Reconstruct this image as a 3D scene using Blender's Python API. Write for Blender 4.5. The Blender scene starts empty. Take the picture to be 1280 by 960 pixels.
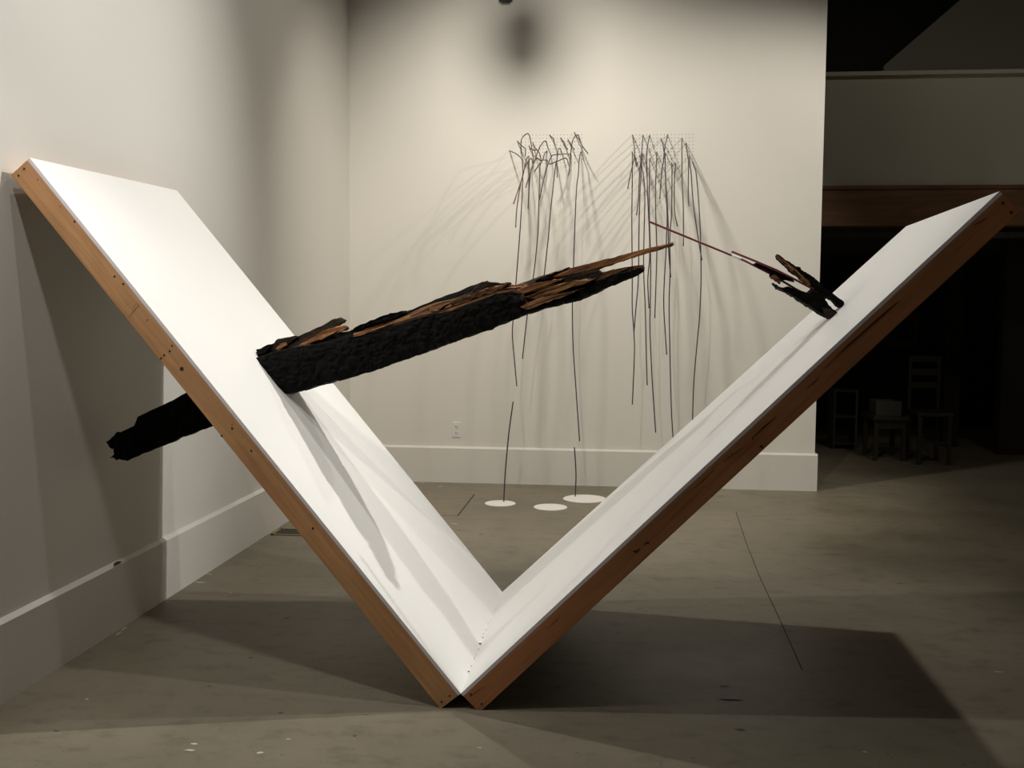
import bpy, bmesh, math, random
from mathutils import Vector, Matrix, noise
random.seed(7)
S = bpy.context.scene
COL = S.collection

# ------------------------------------------------------------------ camera
F, YAW, PITCH, ROLL = 1260.0, -0.099107, -0.070359, 0.007014
CAM = Vector((2.164618, 0.0, 1.401719))
DEPTH, WALL_W, BASE_H = 8.1815, 3.7818, 0.2997
fwd = Vector((math.sin(YAW)*math.cos(PITCH), math.cos(YAW)*math.cos(PITCH), math.sin(PITCH)))
rt0 = Vector((math.cos(YAW), -math.sin(YAW), 0)); up0 = rt0.cross(fwd)
rt = math.cos(ROLL)*rt0 + math.sin(ROLL)*up0
up = -math.sin(ROLL)*rt0 + math.cos(ROLL)*up0
cam = bpy.data.cameras.new('camera'); camo = bpy.data.objects.new('camera', cam); COL.objects.link(camo)
cam.sensor_fit = 'HORIZONTAL'; cam.sensor_width = 36.0; cam.lens = F*36.0/1280.0
cam.clip_start = 0.05; cam.clip_end = 100
camo.matrix_world = Matrix(((rt.x, up.x, -fwd.x, CAM.x), (rt.y, up.y, -fwd.y, CAM.y), (rt.z, up.z, -fwd.z, CAM.z), (0, 0, 0, 1)))
S.camera = camo

# ------------------------------------------------------------------ world, lights, exposure
w = bpy.data.worlds.new('world'); S.world = w; w.use_nodes = True
w.node_tree.nodes['Background'].inputs[0].default_value = (1.0, 0.82, 0.5, 1)
w.node_tree.nodes['Background'].inputs[1].default_value = 0.02
S.view_settings.view_transform = 'Standard'; S.view_settings.look = 'None'
S.view_settings.exposure = 0.0; S.view_settings.gamma = 1.0; S.view_settings.use_curve_mapping = False
WARM = (1.0, 0.96, 0.89)
WARMER = (1.0, 0.92, 0.79)
def spot(name, loc, target, power, angle, blend=0.4, radius=0.05, col=WARM):
    l = bpy.data.lights.new(name, 'SPOT'); l.energy = power; l.color = col
    l.spot_size = math.radians(angle); l.spot_blend = blend; l.shadow_soft_size = radius
    o = bpy.data.objects.new(name, l); COL.objects.link(o); o.location = loc
    o.rotation_euler = (Vector(target)-Vector(loc)).to_track_quat('-Z', 'Y').to_euler()
    return o
spot('ceiling_spot_a', (3.60, 4.60, 5.0), (2.2, 4.6, 0.0), 205, 58, 0.8, 0.045)           # over the right panel
spot('ceiling_spot_b', (5.00, 5.35, 5.0), (0.4, 3.2, 2.1), 800, 61, 0.95, 0.04)             # from the right onto the left panel
spot('ceiling_spot_c', (6.80, 5.80, 5.0), (0.5, 4.0, 2.0), 150, 36, 0.6, 0.05)
spot('ceiling_spot_d', (5.00, 6.10, 4.3), (2.6, 8.1, 1.4), 215, 74, 0.7, 0.05, WARMER)     # back wall, from the right
spot('ceiling_spot_e', (1.30, 6.10, 4.3), (1.62, 8.1, 1.6), 242, 112, 1.0, 0.09, WARMER)    # back wall, from the left
spot('ceiling_spot_f', (0.70, 2.95, 5.0), (1.6, 3.9, 1.0), 125, 84, 0.7, 0.05)             # front left
spot('ceiling_spot_g', (1.50, 1.60, 5.0), (1.7, 7.0, 0.9), 270, 50, 0.8, 0.06, WARMER)     # over the panels to the back wall
spot('ceiling_spot_h', (0.50, 2.50, 3.3), (0.7, 3.6, 1.0), 95, 64, 1.0, 0.05)             # near the left wall
spot('ceiling_spot_i', (2.30, 4.72, 5.0), (0.1, 3.7, 3.0), 35, 60, 0.8, 0.05)              # left wall
spot('ceiling_spot_j', (1.70, 5.70, 5.2), (0.0, 6.1, 2.9), 55, 74, 1.0, 0.10, WARMER)          # added fill for the left wall near the corner
spot('loft_spill', (5.6, 6.6, 5.2), (5.4, 9.7, 3.2), 28, 90, 0.8, 0.1, WARMER)  # added fill lamp for the dim loft wall and header

# ------------------------------------------------------------------ helpers
def ray(px):
    return fwd + ((px[0]-640)/F)*rt - ((px[1]-480)/F)*up
def hit(px, P, n):
    d = ray(px); n = Vector(n); return CAM + d*((Vector(P)-CAM).dot(n)/d.dot(n))
def at(px, y): return hit(px, (0, y, 0), (0, 1, 0))
def on_floor(px, z=0.0): return hit(px, (0, 0, z), (0, 0, 1))
def on_left(px): return hit(px, (0, 0, 0), (1, 0, 0))

def mesh_obj(name, verts, faces, mat, parent=None, smooth=False, uvs=None, mats=None, fmat=None):
    m = bpy.data.meshes.new(name); m.from_pydata([tuple(v) for v in verts], [], faces); m.update()
    if uvs is not None:
        uv = m.uv_layers.new(name='UVMap')
        for p in m.polygons:
            for li, vi in zip(p.loop_indices, p.vertices): uv.data[li].uv = uvs[vi]
    for k in (mats or [mat]): m.materials.append(k)
    if fmat:
        for p, k in zip(m.polygons, fmat): p.material_index = k
    if smooth:
        for p in m.polygons: p.use_smooth = True
    bm = bmesh.new(); bm.from_mesh(m); bmesh.ops.recalc_face_normals(bm, faces=bm.faces); bm.to_mesh(m); bm.free()
    o = bpy.data.objects.new(name, m); COL.objects.link(o)
    if parent: o.parent = parent
    return o
def empty(name, loc=(0, 0, 0)):
    o = bpy.data.objects.new(name, None); COL.objects.link(o); o.location = loc; o.empty_display_size = 0.1
    return o
def adopt(root, o):                       # parent keeping world coordinates of the mesh
    o.parent = root; o.matrix_parent_inverse = Matrix.Translation(root.location).inverted(); return o
def tag(o, label, cat, group=None):
    o['label'] = label; o['category'] = cat
    if group: o['group'] = group
    return o
def struct(o, label=None):
    o['kind'] = 'structure'
    if label: o['label'] = label
    return o
def box(name, lo, hi, mat, parent=None, bevel=0.0):
    (x0, y0, z0), (x1, y1, z1) = lo, hi
    v = [(x0,y0,z0),(x1,y0,z0),(x1,y1,z0),(x0,y1,z0),(x0,y0,z1),(x1,y0,z1),(x1,y1,z1),(x0,y1,z1)]
    f = [(0,3,2,1),(4,5,6,7),(0,1,5,4),(1,2,6,5),(2,3,7,6),(3,0,4,7)]
    o = mesh_obj(name, v, f, mat)
    if bevel:
        b = o.modifiers.new('bevel', 'BEVEL'); b.width = bevel; b.segments = 2
    if parent: adopt(parent, o)
    return o
def tube(name, pts, r, mat, sides=8, parent=None, taper=1.0):
    pts = [Vector(p) for p in pts]; V, Fc = [], []
    n = len(pts)
    for i, p in enumerate(pts):
        t = (pts[min(i+1, n-1)]-pts[max(i-1, 0)]).normalized()
        a = t.cross(Vector((0.13, 1, 0.07))).normalized(); b = t.cross(a)
        rr = r*(1+(taper-1)*i/(n-1))
        for k in range(sides):
            an = 2*math.pi*k/sides; V.append(p+rr*(math.cos(an)*a+math.sin(an)*b))
    for i in range(n-1):
        for k in range(sides):
            k2 = (k+1) % sides
            Fc.append((i*sides+k, i*sides+k2, (i+1)*sides+k2, (i+1)*sides+k))
    Fc.append(tuple(range(sides))); Fc.append(tuple((n-1)*sides+k for k in range(sides)))
    o = mesh_obj(name, V, Fc, mat, smooth=True)
    if parent: adopt(parent, o)
    return o
def interp(tab, x):
    if x <= tab[0][0]: return tab[0][1]
    for (a, ya), (b, yb) in zip(tab, tab[1:]):
        if x <= b: return ya+(yb-ya)*((x-a)/(b-a) if b > a else 1)
    return tab[-1][1]

# ------------------------------------------------------------------ materials
def newmat(name, base=(0.5, 0.5, 0.5), rough=0.6, spec=0.5):
    m = bpy.data.materials.new(name); m.use_nodes = True
    b = m.node_tree.nodes['Principled BSDF']
    b.inputs['Base Color'].default_value = (*base, 1); b.inputs['Roughness'].default_value = rough
    b.inputs['Specular IOR Level'].default_value = spec
    return m, m.node_tree, b
def nd(nt, t, **kw):
    n = nt.nodes.new(t)
    for k, v in kw.items():
        if k in n.inputs: n.inputs[k].default_value = v
        else: setattr(n, k, v)
    return n
def ramp(nt, src, stops):
    r = nt.nodes.new('ShaderNodeValToRGB'); e = r.color_ramp.elements
    e[0].position, e[0].color = stops[0][0], (*stops[0][1], 1)
    e[1].position, e[1].color = stops[-1][0], (*stops[-1][1], 1)
    for p, c in stops[1:-1]:
        k = e.new(p); k.color = (*c, 1)
    nt.links.new(src, r.inputs[0]); return r
def bump(nt, b, src, strength, dist):
    k = nd(nt, 'ShaderNodeBump', Strength=strength, Distance=dist)
    nt.links.new(src, k.inputs['Height']); nt.links.new(k.outputs[0], b.inputs['Normal'])
def mapped(nt, scale, coord='Object'):
    tc = nt.nodes.new('ShaderNodeTexCoord'); mp = nt.nodes.new('ShaderNodeMapping')
    mp.inputs['Scale'].default_value = scale
    nt.links.new(tc.outputs[coord], mp.inputs[0]); return mp.outputs[0]

def paint(name, col, var=0.03, rough=0.55, bumpst=0.08):
    m, nt, b = newmat(name, col, rough, 0.3)
    v = mapped(nt, (1, 1, 1))
    n = nd(nt, 'ShaderNodeTexNoise', Scale=1.3, Detail=5.0); nt.links.new(v, n.inputs['Vector'])
    r = ramp(nt, n.outputs[0], [(0.3, tuple(c*(1-var) for c in col)), (0.7, col)])
    nt.links.new(r.outputs[0], b.inputs['Base Color'])
    n2 = nd(nt, 'ShaderNodeTexNoise', Scale=60.0, Detail=3.0); nt.links.new(v, n2.inputs['Vector'])
    bump(nt, b, n2.outputs[0], bumpst, 0.004)
    return m
M = {}
M['wall'] = paint('wall_paint', (0.80, 0.785, 0.745))
M['base'] = paint('baseboard_paint', (0.76, 0.745, 0.71), 0.02, 0.45, 0.03)
M['sheet'] = paint('white_drywall', (0.93, 0.925, 0.91), 0.012, 0.5, 0.02)
M['sheet_edge'] = newmat('drywall_paper_edge', (0.85, 0.80, 0.82), 0.8, 0.2)[0]
M['disc'] = paint('white_disc', (0.86, 0.85, 0.82), 0.02, 0.6, 0.0)

# concrete floor
m, nt, b = newmat('concrete', (0.2, 0.19, 0.16), 0.55, 0.35); M['floor'] = m
v = mapped(nt, (1, 1, 1))
n1 = nd(nt, 'ShaderNodeTexNoise', Scale=0.9, Detail=6.0, Roughness=0.6); nt.links.new(v, n1.inputs['Vector'])
c1 = ramp(nt, n1.outputs[0], [(0.30, (0.165, 0.145, 0.103)), (0.5, (0.212, 0.187, 0.137)), (0.72, (0.26, 0.23, 0.175))])
n2 = nd(nt, 'ShaderNodeTexNoise', Scale=9.0, Detail=8.0, Roughness=0.7); nt.links.new(mapped(nt, (0.8, 1.2, 1)), n2.inputs['Vector'])
c2 = ramp(nt, n2.outputs[0], [(0.30, (0.62, 0.62, 0.60)), (0.48, (1, 1, 1)), (0.75, (1.08, 1.08, 1.08))])
mx = nd(nt, 'ShaderNodeMix', data_type='RGBA', blend_type='MULTIPLY'); mx.inputs[0].default_value = 0.8
nt.links.new(c1.outputs[0], mx.inputs[6]); nt.links.new(c2.outputs[0], mx.inputs[7])
n3 = nd(nt, 'ShaderNodeTexNoise', Scale=38.0, Detail=4.0); nt.links.new(v, n3.inputs['Vector'])
c3 = ramp(nt, n3.outputs[0], [(0.70, (0, 0, 0)), (0.74, (1, 1, 1))])
mx2 = nd(nt, 'ShaderNodeMix', data_type='RGBA', blend_type='MIX')
nt.links.new(c3.outputs[0], mx2.inputs[0]); nt.links.new(mx.outputs[2], mx2.inputs[6]); mx2.inputs[7].default_value = (0.08, 0.07, 0.05, 1)
nt.links.new(mx2.outputs[2], b.inputs['Base Color'])
rr = ramp(nt, n1.outputs[0], [(0.3, (0.42,)*3), (0.7, (0.62,)*3)]); nt.links.new(rr.outputs[0], b.inputs['Roughness'])
bump(nt, b, n2.outputs[0], 0.12, 0.006)

def wood(name, c0, c1, c2, rough=0.55, sx=1.2, sy=26.0, coord='UV'):
    m, nt, b = newmat(name, c1, rough, 0.35)
    v = mapped(nt, (sx, sy, sy), coord)
    n = nd(nt, 'ShaderNodeTexNoise', Scale=2.2, Detail=7.0, Roughness=0.62, Distortion=0.6); nt.links.new(v, n.inputs['Vector'])
    r = ramp(nt, n.outputs[0], [(0.28, c0), (0.5, c1), (0.75, c2)])
    v2 = mapped(nt, (2.2, 5.0, 5.0), coord)
    n2 = nd(nt, 'ShaderNodeTexNoise', Scale=1.4, Detail=4.0); nt.links.new(v2, n2.inputs['Vector'])
    r2 = ramp(nt, n2.outputs[0], [(0.3, (0.78,)*3), (0.65, (1.06,)*3)])
    mx = nd(nt, 'ShaderNodeMix', data_type='RGBA', blend_type='MULTIPLY'); mx.inputs[0].default_value = 1
    nt.links.new(r.outputs[0], mx.inputs[6]); nt.links.new(r2.outputs[0], mx.inputs[7])
    nt.links.new(mx.outputs[2], b.inputs['Base Color'])
    bump(nt, b, n.outputs[0], 0.15, 0.002)
    return m
M['fir'] = wood('reddish_lumber', (0.50, 0.25, 0.11), (0.60, 0.32, 0.145), (0.68, 0.39, 0.19))  # lumber colour brightened to carry the stronger light on the left
M['fir_dark'] = wood('reddish_lumber_deep', (0.36, 0.15, 0.063), (0.46, 0.20, 0.087), (0.54, 0.245, 0.11))  # same lumber, colour darkened for the weaker light on the right
M['header'] = wood('header_timber', (0.17, 0.09, 0.045), (0.23, 0.12, 0.06), (0.28, 0.15, 0.08), 0.6, 0.8, 9.0, 'Object')
M['screw'] = newmat('dark_screw', (0.02, 0.016, 0.012), 0.5)[0]
M['crack'] = newmat('split_in_lumber', (0.05, 0.022, 0.012), 0.8)[0]
M['pencil'] = newmat('pencil_mark', (0.2, 0.11, 0.06), 0.8)[0]

# charred timber
m, nt, b = newmat('char', (0.012, 0.011, 0.009), 0.7, 0.09); M['char'] = m
v = mapped(nt, (14, 14, 22))
vo = nd(nt, 'ShaderNodeTexVoronoi', Scale=1.6, feature='DISTANCE_TO_EDGE'); nt.links.new(v, vo.inputs['Vector'])
no = nd(nt, 'ShaderNodeTexNoise', Scale=34.0, Detail=5.0); nt.links.new(mapped(nt, (1, 1, 1)), no.inputs['Vector'])
r = ramp(nt, no.outputs[0], [(0.35, (0.0015, 0.0015, 0.0013)), (0.6, (0.0035, 0.0035, 0.003)), (0.8, (0.014, 0.013, 0.010))])
nt.links.new(r.outputs[0], b.inputs['Base Color'])
ad = nd(nt, 'ShaderNodeMath', operation='MULTIPLY_ADD'); ad.inputs[1].default_value = 0.4
nt.links.new(no.outputs[0], ad.inputs[0]); nt.links.new(vo.outputs[0], ad.inputs[2])
bump(nt, b, ad.outputs[0], 0.9, 0.02)
# torn, scorched wood
def torn(name, stops, rot):
    m, nt, b = newmat(name, stops[1][1], 0.75, 0.25)
    tc = nt.nodes.new('ShaderNodeTexCoord'); mp = nt.nodes.new('ShaderNodeMapping')
    mp.inputs['Rotation'].default_value = (0, rot, 0); mp.inputs['Scale'].default_value = (1, 1, 1)
    mp2 = nt.nodes.new('ShaderNodeMapping'); mp2.inputs['Scale'].default_value = (4.5, 42, 60)
    nt.links.new(tc.outputs['Object'], mp.inputs[0]); nt.links.new(mp.outputs[0], mp2.inputs[0])
    n = nd(nt, 'ShaderNodeTexNoise', Scale=1.0, Detail=8.0, Roughness=0.68, Distortion=0.8); nt.links.new(mp2.outputs[0], n.inputs['Vector'])
    r = ramp(nt, n.outputs[0], stops); nt.links.new(r.outputs[0], b.inputs['Base Color'])
    bump(nt, b, n.outputs[0], 0.9, 0.015)
    return m
M['torn'] = torn('torn_wood', [(0.37, (0.016, 0.010, 0.006)), (0.48, (0.085, 0.036, 0.015)), (0.57, (0.27, 0.125, 0.045)), (0.72, (0.52, 0.30, 0.125))], 0.33)
M['torn_dark'] = torn('torn_wood_scorched', [(0.36, (0.010, 0.008, 0.006)), (0.5, (0.030, 0.017, 0.010)), (0.62, (0.085, 0.040, 0.018)), (0.8, (0.16, 0.08, 0.035))], 0.33)
M['torn_red'] = torn('torn_wood_red', [(0.34, (0.035, 0.016, 0.009)), (0.45, (0.19, 0.075, 0.03)), (0.58, (0.40, 0.18, 0.065)), (0.75, (0.6, 0.33, 0.14))], 0.33)
M['red'] = newmat('dark_red_stick', (0.17, 0.014, 0.024), 0.4)[0]
M['rod'] = newmat('purple_black_stick', (0.05, 0.034, 0.058), 0.45)[0]
M['rod_red'] = newmat('red_brown_stick', (0.095, 0.035, 0.030), 0.45)[0]
M['rod_brown'] = newmat('grey_brown_stick', (0.085, 0.062, 0.052), 0.5)[0]
M['hole'] = newmat('pin_hole', (0.10, 0.09, 0.075), 0.9)[0]
M['black'] = newmat('matt_black', (0.012, 0.012, 0.012), 0.6)[0]
M['dark'] = newmat('dark_paint', (0.05, 0.05, 0.045), 0.7)[0]
M['plate'] = newmat('outlet_plastic', (0.80, 0.79, 0.78), 0.35)[0]
M['slot'] = newmat('outlet_slot', (0.03, 0.03, 0.03), 0.6)[0]
m, nt, b = newmat('brass', (0.35, 0.28, 0.13), 0.4); b.inputs['Metallic'].default_value = 0.8; M['brass'] = m
M['seam'] = newmat('floor_joint', (0.055, 0.048, 0.036), 0.9)[0]
M['speck'] = newmat('white_paint_speck', (0.6, 0.58, 0.54), 0.7)[0]
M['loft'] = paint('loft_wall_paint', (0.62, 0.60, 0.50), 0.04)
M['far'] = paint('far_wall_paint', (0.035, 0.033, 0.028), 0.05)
M['paper'] = newmat('pale_paper', (0.085, 0.08, 0.065), 0.8)[0]
M['metal'] = newmat('grey_metal', (0.12, 0.12, 0.11), 0.45)[0]
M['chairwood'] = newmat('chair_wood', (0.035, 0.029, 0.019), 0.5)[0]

# ------------------------------------------------------------------ the room
fl = struct(mesh_obj('floor', [(-0.15,-3,0),(9,-3,0),(9,14,0),(-0.15,14,0),(-0.15,-3,-0.1),(9,-3,-0.1),(9,14,-0.1),(-0.15,14,-0.1)],
    [(0,1,2,3),(7,6,5,4),(0,4,5,1),(1,5,6,2),(2,6,7,3),(3,7,4,0)], M['floor']), 'worn grey concrete floor with stains and fine joints')
struct(box('wall_left', (-0.15, -3, 0), (0, DEPTH+0.15, 5.6), M['wall']), 'off-white painted wall on the left')
struct(box('wall_back', (0, DEPTH, 0), (WALL_W, DEPTH+0.15, 5.6), M['wall']), 'off-white partition wall at the back of the gallery')
def baseboard(name, lo, hi, axis):
    # board with a small sloped cap
    (x0, y0), (x1, y1) = lo, hi; h, t = BASE_H, 0.022
    if axis == 'x':   # along x, wall face at y1
        prof = [(y1, 0), (y0, 0), (y0, h-0.014), (y1-0.004, h), (y1, h)]
        V = [(x, p, z) for x in (x0, x1) for p, z in prof]
    else:
        prof = [(x0, 0), (x1, 0), (x1, h-0.014), (x0+0.004, h), (x0, h)]
        V = [(p, y, z) for y in (y0, y1) for p, z in prof]
    n = 5
    Fc = [tuple(range(n)), tuple(range(n, 2*n))]+[(i, (i+1) % n, n+(i+1) % n, n+i) for i in range(n)]
    return mesh_obj(name, V, Fc, M['base'])
struct(baseboard('baseboard_back', (0.022, DEPTH-0.022), (WALL_W+0.02, DEPTH), 'x'))
struct(baseboard('baseboard_left', (0.0, -3), (0.022, DEPTH), 'y'))
struct(box('baseboard_end', (WALL_W, DEPTH, 0), (WALL_W+0.02, DEPTH+0.15, BASE_H-0.002), M['base']))
p = hit((144, 702.5), (0.012, 0, 0), (1, 0, 0))
chip = mesh_obj('baseboard_chip', [(0.0226, p.y-0.035, p.z-0.010), (0.0226, p.y+0.015, p.z-0.011), (0.0226, p.y+0.045, p.z-0.008), (0.012, p.y+0.02, p.z-0.001), (0.014, p.y-0.015, p.z-0.002)],
    [(0, 1, 2, 3, 4)], M['seam']); adopt(bpy.data.objects['baseboard_left'], chip)
struct(box('ceiling', (-0.15, -3, 5.6), (9, 14, 5.7), M['far']))

# floor joints and specks
def strip(name, pts, wd, mat, z=0.0006, parent=None):
    V, Fc = [], []
    for i, q in enumerate(pts):
        a, c = pts[max(i-1, 0)], pts[min(i+1, len(pts)-1)]
        t = Vector((c.x-a.x, c.y-a.y, 0)).normalized(); n = Vector((-t.y, t.x, 0))*wd*0.5
        V += [(q.x+n.x, q.y+n.y, z), (q.x-n.x, q.y-n.y, z)]
    for i in range(len(pts)-1): Fc.append((2*i, 2*i+1, 2*i+3, 2*i+2))
    o = mesh_obj(name, V, Fc, mat)
    if parent: adopt(parent, o)
    return o
strip('floor_joint', [on_floor(q) for q in [(920, 640), (934, 682), (950, 722), (975, 775), (1003, 838)]], 0.005, M['seam'], parent=fl)
strip('floor_joint', [on_floor(q) for q in [(593, 618), (586, 627), (572, 645)]], 0.012, M['seam'], parent=fl)
strip('floor_joint', [on_floor(q) for q in [(572, 645), (545, 644.5)]], 0.012, M['seam'], parent=fl)
V, Fc = [], []
def blob(px, sx, sy, k=11):
    c = on_floor(px); i0 = len(V)
    for j in range(k):
        a = 2*math.pi*j/k; r_ = random.uniform(0.6, 1.2)
        V.append((c.x+sx*r_*math.cos(a), c.y+sy*r_*math.sin(a), 0.0008))
    Fc.append(tuple(range(i0, i0+k)))
for px, sx, sy in [((550.5, 608.5), .03, .012), ((528, 603.5), .03, .01), ((250, 728), .03, .01), ((109, 874), .008, .006), ((238, 938), .02, .006), ((243, 930), .014, .006), ((325, 941), .01, .008), ((288, 741), .012, .004),
                   ((568, 655), .025, .008), ((1081, 940), .008, .006), ((1248, 840), .02, .004), ((148, 792), .006, .035), ((155, 786), .005, .03), ((360, 924), .008, .005), ((600, 935), .007, .004), ((262, 718), .015, .005)]:
    blob(px, sx, sy)
sp = mesh_obj('paint_speck', V, Fc, M['speck'], fl); sp['kind'] = 'stuff'
V, Fc = [], []
for px, sx, sy in [((351, 891), .012, .008), ((313, 822), .01, .008), ((262, 858), .01, .006), ((70, 914), .01, .006), ((443, 920), .009, .006), ((358, 773), .016, .01), ((915, 875), .045, .007), ((960, 757), .05, .004), ((982, 789), .04, .004), ((1040, 693), .06, .006), ((1128, 730), .04, .006), ((905, 858), .02, .004), ((1150, 884), .05, .003), ((925, 912), .02, .01), ((602, 668), .015, .01)]:
    blob(px, sx, sy)
st = mesh_obj('dark_stain', V, Fc, newmat('floor_stain', (0.105, 0.092, 0.066), 0.8)[0], fl); st['kind'] = 'stuff'

# floor vent by the left wall
c0 = on_floor((338, 669)); vx0, vx1 = c0.x, c0.x+0.36; vy0, vy1 = c0.y, c0.y+0.19
vent = empty('floor_vent', ((vx0+vx1)/2, (vy0+vy1)/2, 0))
tag(vent, 'brass-rimmed dark floor vent beside the left baseboard', 'vent')
box('recess', (vx0, vy0, 0.0005), (vx1, vy1, 0.002), M['black'], vent)
for k, (a, c) in enumerate([((vx0, vy0), (vx1, vy0+0.018)), ((vx0, vy1-0.018), (vx1, vy1)), ((vx0, vy0), (vx0+0.018, vy1)), ((vx1-0.018, vy0), (vx1, vy1))]):
    box('rim', (*a, 0.0005), (*c, 0.006), M['brass'], vent)
for k in range(9):
    x = vx0+0.035+k*0.036
    box('slat', (x, vy0+0.018, 0.0015), (x+0.007, vy1-0.018, 0.004), M['dark'], vent)

# wall outlet
c = at((571, 537.2), DEPTH)
ol = empty('wall_outlet', (c.x, DEPTH, c.z)); tag(ol, 'white duplex outlet plate low on the back wall', 'outlet')
box('cover_plate', (c.x-0.037, DEPTH-0.006, c.z-0.062), (c.x+0.037, DEPTH, c.z+0.062), M['plate'], ol, 0.002)
for s in (-1, 1):
    z = c.z+s*0.026
    rc = box('receptacle', (c.x-0.018, DEPTH-0.008, z-0.016), (c.x+0.018, DEPTH-0.005, z+0.016), M['plate'], ol, 0.002)
    for dx in (-0.008, 0.008):
        box('slot', (c.x+dx-0.002, DEPTH-0.0086, z-0.002), (c.x+dx+0.002, DEPTH-0.0078, z+0.009), M['slot'], rc)
    box('ground_hole', (c.x-0.003, DEPTH-0.0086, z-0.011), (c.x+0.003, DEPTH-0.0078, z-0.006), M['slot'], rc)

# ------------------------------------------------------------------ dark room beyond the partition
HY = 9.7
zt, zb = at((1150, 235.5), HY).z, at((1150, 283), HY).z
zc0, zc1 = at((1150, 94), HY).z, at((1150, 89), HY).z
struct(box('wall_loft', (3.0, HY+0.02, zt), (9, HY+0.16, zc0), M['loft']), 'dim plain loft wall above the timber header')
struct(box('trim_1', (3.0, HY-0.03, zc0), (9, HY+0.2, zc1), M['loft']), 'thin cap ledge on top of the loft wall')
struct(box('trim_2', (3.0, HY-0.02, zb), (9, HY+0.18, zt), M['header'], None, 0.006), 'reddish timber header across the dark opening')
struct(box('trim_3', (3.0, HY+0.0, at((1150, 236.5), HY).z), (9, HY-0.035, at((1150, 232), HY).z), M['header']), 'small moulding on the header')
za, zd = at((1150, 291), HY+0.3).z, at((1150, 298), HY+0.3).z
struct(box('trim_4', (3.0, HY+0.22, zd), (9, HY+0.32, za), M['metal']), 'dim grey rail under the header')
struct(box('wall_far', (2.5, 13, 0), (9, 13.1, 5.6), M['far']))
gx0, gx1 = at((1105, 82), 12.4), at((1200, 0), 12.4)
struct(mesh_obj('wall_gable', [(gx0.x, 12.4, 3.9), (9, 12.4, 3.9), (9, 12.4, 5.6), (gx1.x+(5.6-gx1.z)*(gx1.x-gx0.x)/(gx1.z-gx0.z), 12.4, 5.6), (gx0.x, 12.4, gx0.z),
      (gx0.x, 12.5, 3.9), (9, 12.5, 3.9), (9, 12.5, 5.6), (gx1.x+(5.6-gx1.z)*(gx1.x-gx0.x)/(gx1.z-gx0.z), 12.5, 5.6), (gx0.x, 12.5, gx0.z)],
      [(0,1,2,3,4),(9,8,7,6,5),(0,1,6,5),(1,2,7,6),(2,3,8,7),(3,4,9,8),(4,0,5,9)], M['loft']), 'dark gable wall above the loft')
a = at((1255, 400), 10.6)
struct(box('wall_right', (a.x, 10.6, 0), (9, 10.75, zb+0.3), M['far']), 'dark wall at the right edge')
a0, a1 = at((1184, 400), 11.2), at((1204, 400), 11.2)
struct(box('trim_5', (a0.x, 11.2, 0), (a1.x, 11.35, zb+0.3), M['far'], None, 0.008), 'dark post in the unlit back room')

def furn(px, y): return at(px, y)
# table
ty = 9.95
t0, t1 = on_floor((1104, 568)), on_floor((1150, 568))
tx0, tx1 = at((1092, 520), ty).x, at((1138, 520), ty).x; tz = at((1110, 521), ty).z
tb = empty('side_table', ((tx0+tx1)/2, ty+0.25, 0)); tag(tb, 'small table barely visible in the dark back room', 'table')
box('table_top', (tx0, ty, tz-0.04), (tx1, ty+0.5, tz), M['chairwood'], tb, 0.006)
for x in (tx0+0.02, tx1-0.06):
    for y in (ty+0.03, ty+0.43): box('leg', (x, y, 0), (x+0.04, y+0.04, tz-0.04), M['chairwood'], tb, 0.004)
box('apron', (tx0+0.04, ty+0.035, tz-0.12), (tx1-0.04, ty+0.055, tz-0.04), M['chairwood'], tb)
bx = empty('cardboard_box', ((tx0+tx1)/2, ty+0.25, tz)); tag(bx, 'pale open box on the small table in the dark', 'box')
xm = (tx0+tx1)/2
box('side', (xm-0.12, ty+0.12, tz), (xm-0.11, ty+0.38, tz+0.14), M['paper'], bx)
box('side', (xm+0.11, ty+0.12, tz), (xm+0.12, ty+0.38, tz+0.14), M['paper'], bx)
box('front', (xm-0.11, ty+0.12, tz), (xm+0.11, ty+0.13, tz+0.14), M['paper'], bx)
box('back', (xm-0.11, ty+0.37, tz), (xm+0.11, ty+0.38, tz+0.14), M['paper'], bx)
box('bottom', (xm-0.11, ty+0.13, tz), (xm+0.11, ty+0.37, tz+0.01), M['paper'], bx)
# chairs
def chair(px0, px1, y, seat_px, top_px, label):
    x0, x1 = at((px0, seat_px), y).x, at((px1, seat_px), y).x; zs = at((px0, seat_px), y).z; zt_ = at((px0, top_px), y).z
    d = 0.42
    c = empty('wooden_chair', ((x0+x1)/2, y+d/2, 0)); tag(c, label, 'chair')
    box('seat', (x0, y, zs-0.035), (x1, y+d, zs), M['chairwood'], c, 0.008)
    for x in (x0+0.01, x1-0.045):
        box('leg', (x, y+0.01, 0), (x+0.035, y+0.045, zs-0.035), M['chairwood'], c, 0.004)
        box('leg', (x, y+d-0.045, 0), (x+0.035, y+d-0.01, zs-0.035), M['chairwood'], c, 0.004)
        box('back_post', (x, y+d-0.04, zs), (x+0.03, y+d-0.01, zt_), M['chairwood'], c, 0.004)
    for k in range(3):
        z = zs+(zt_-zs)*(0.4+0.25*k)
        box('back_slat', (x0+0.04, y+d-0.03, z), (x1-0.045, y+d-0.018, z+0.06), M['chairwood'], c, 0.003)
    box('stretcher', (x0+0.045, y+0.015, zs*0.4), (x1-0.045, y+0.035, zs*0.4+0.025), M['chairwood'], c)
chair(1148, 1193, 9.75, 516, 448, 'wooden chair to the right of the small table in the dark')
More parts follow.
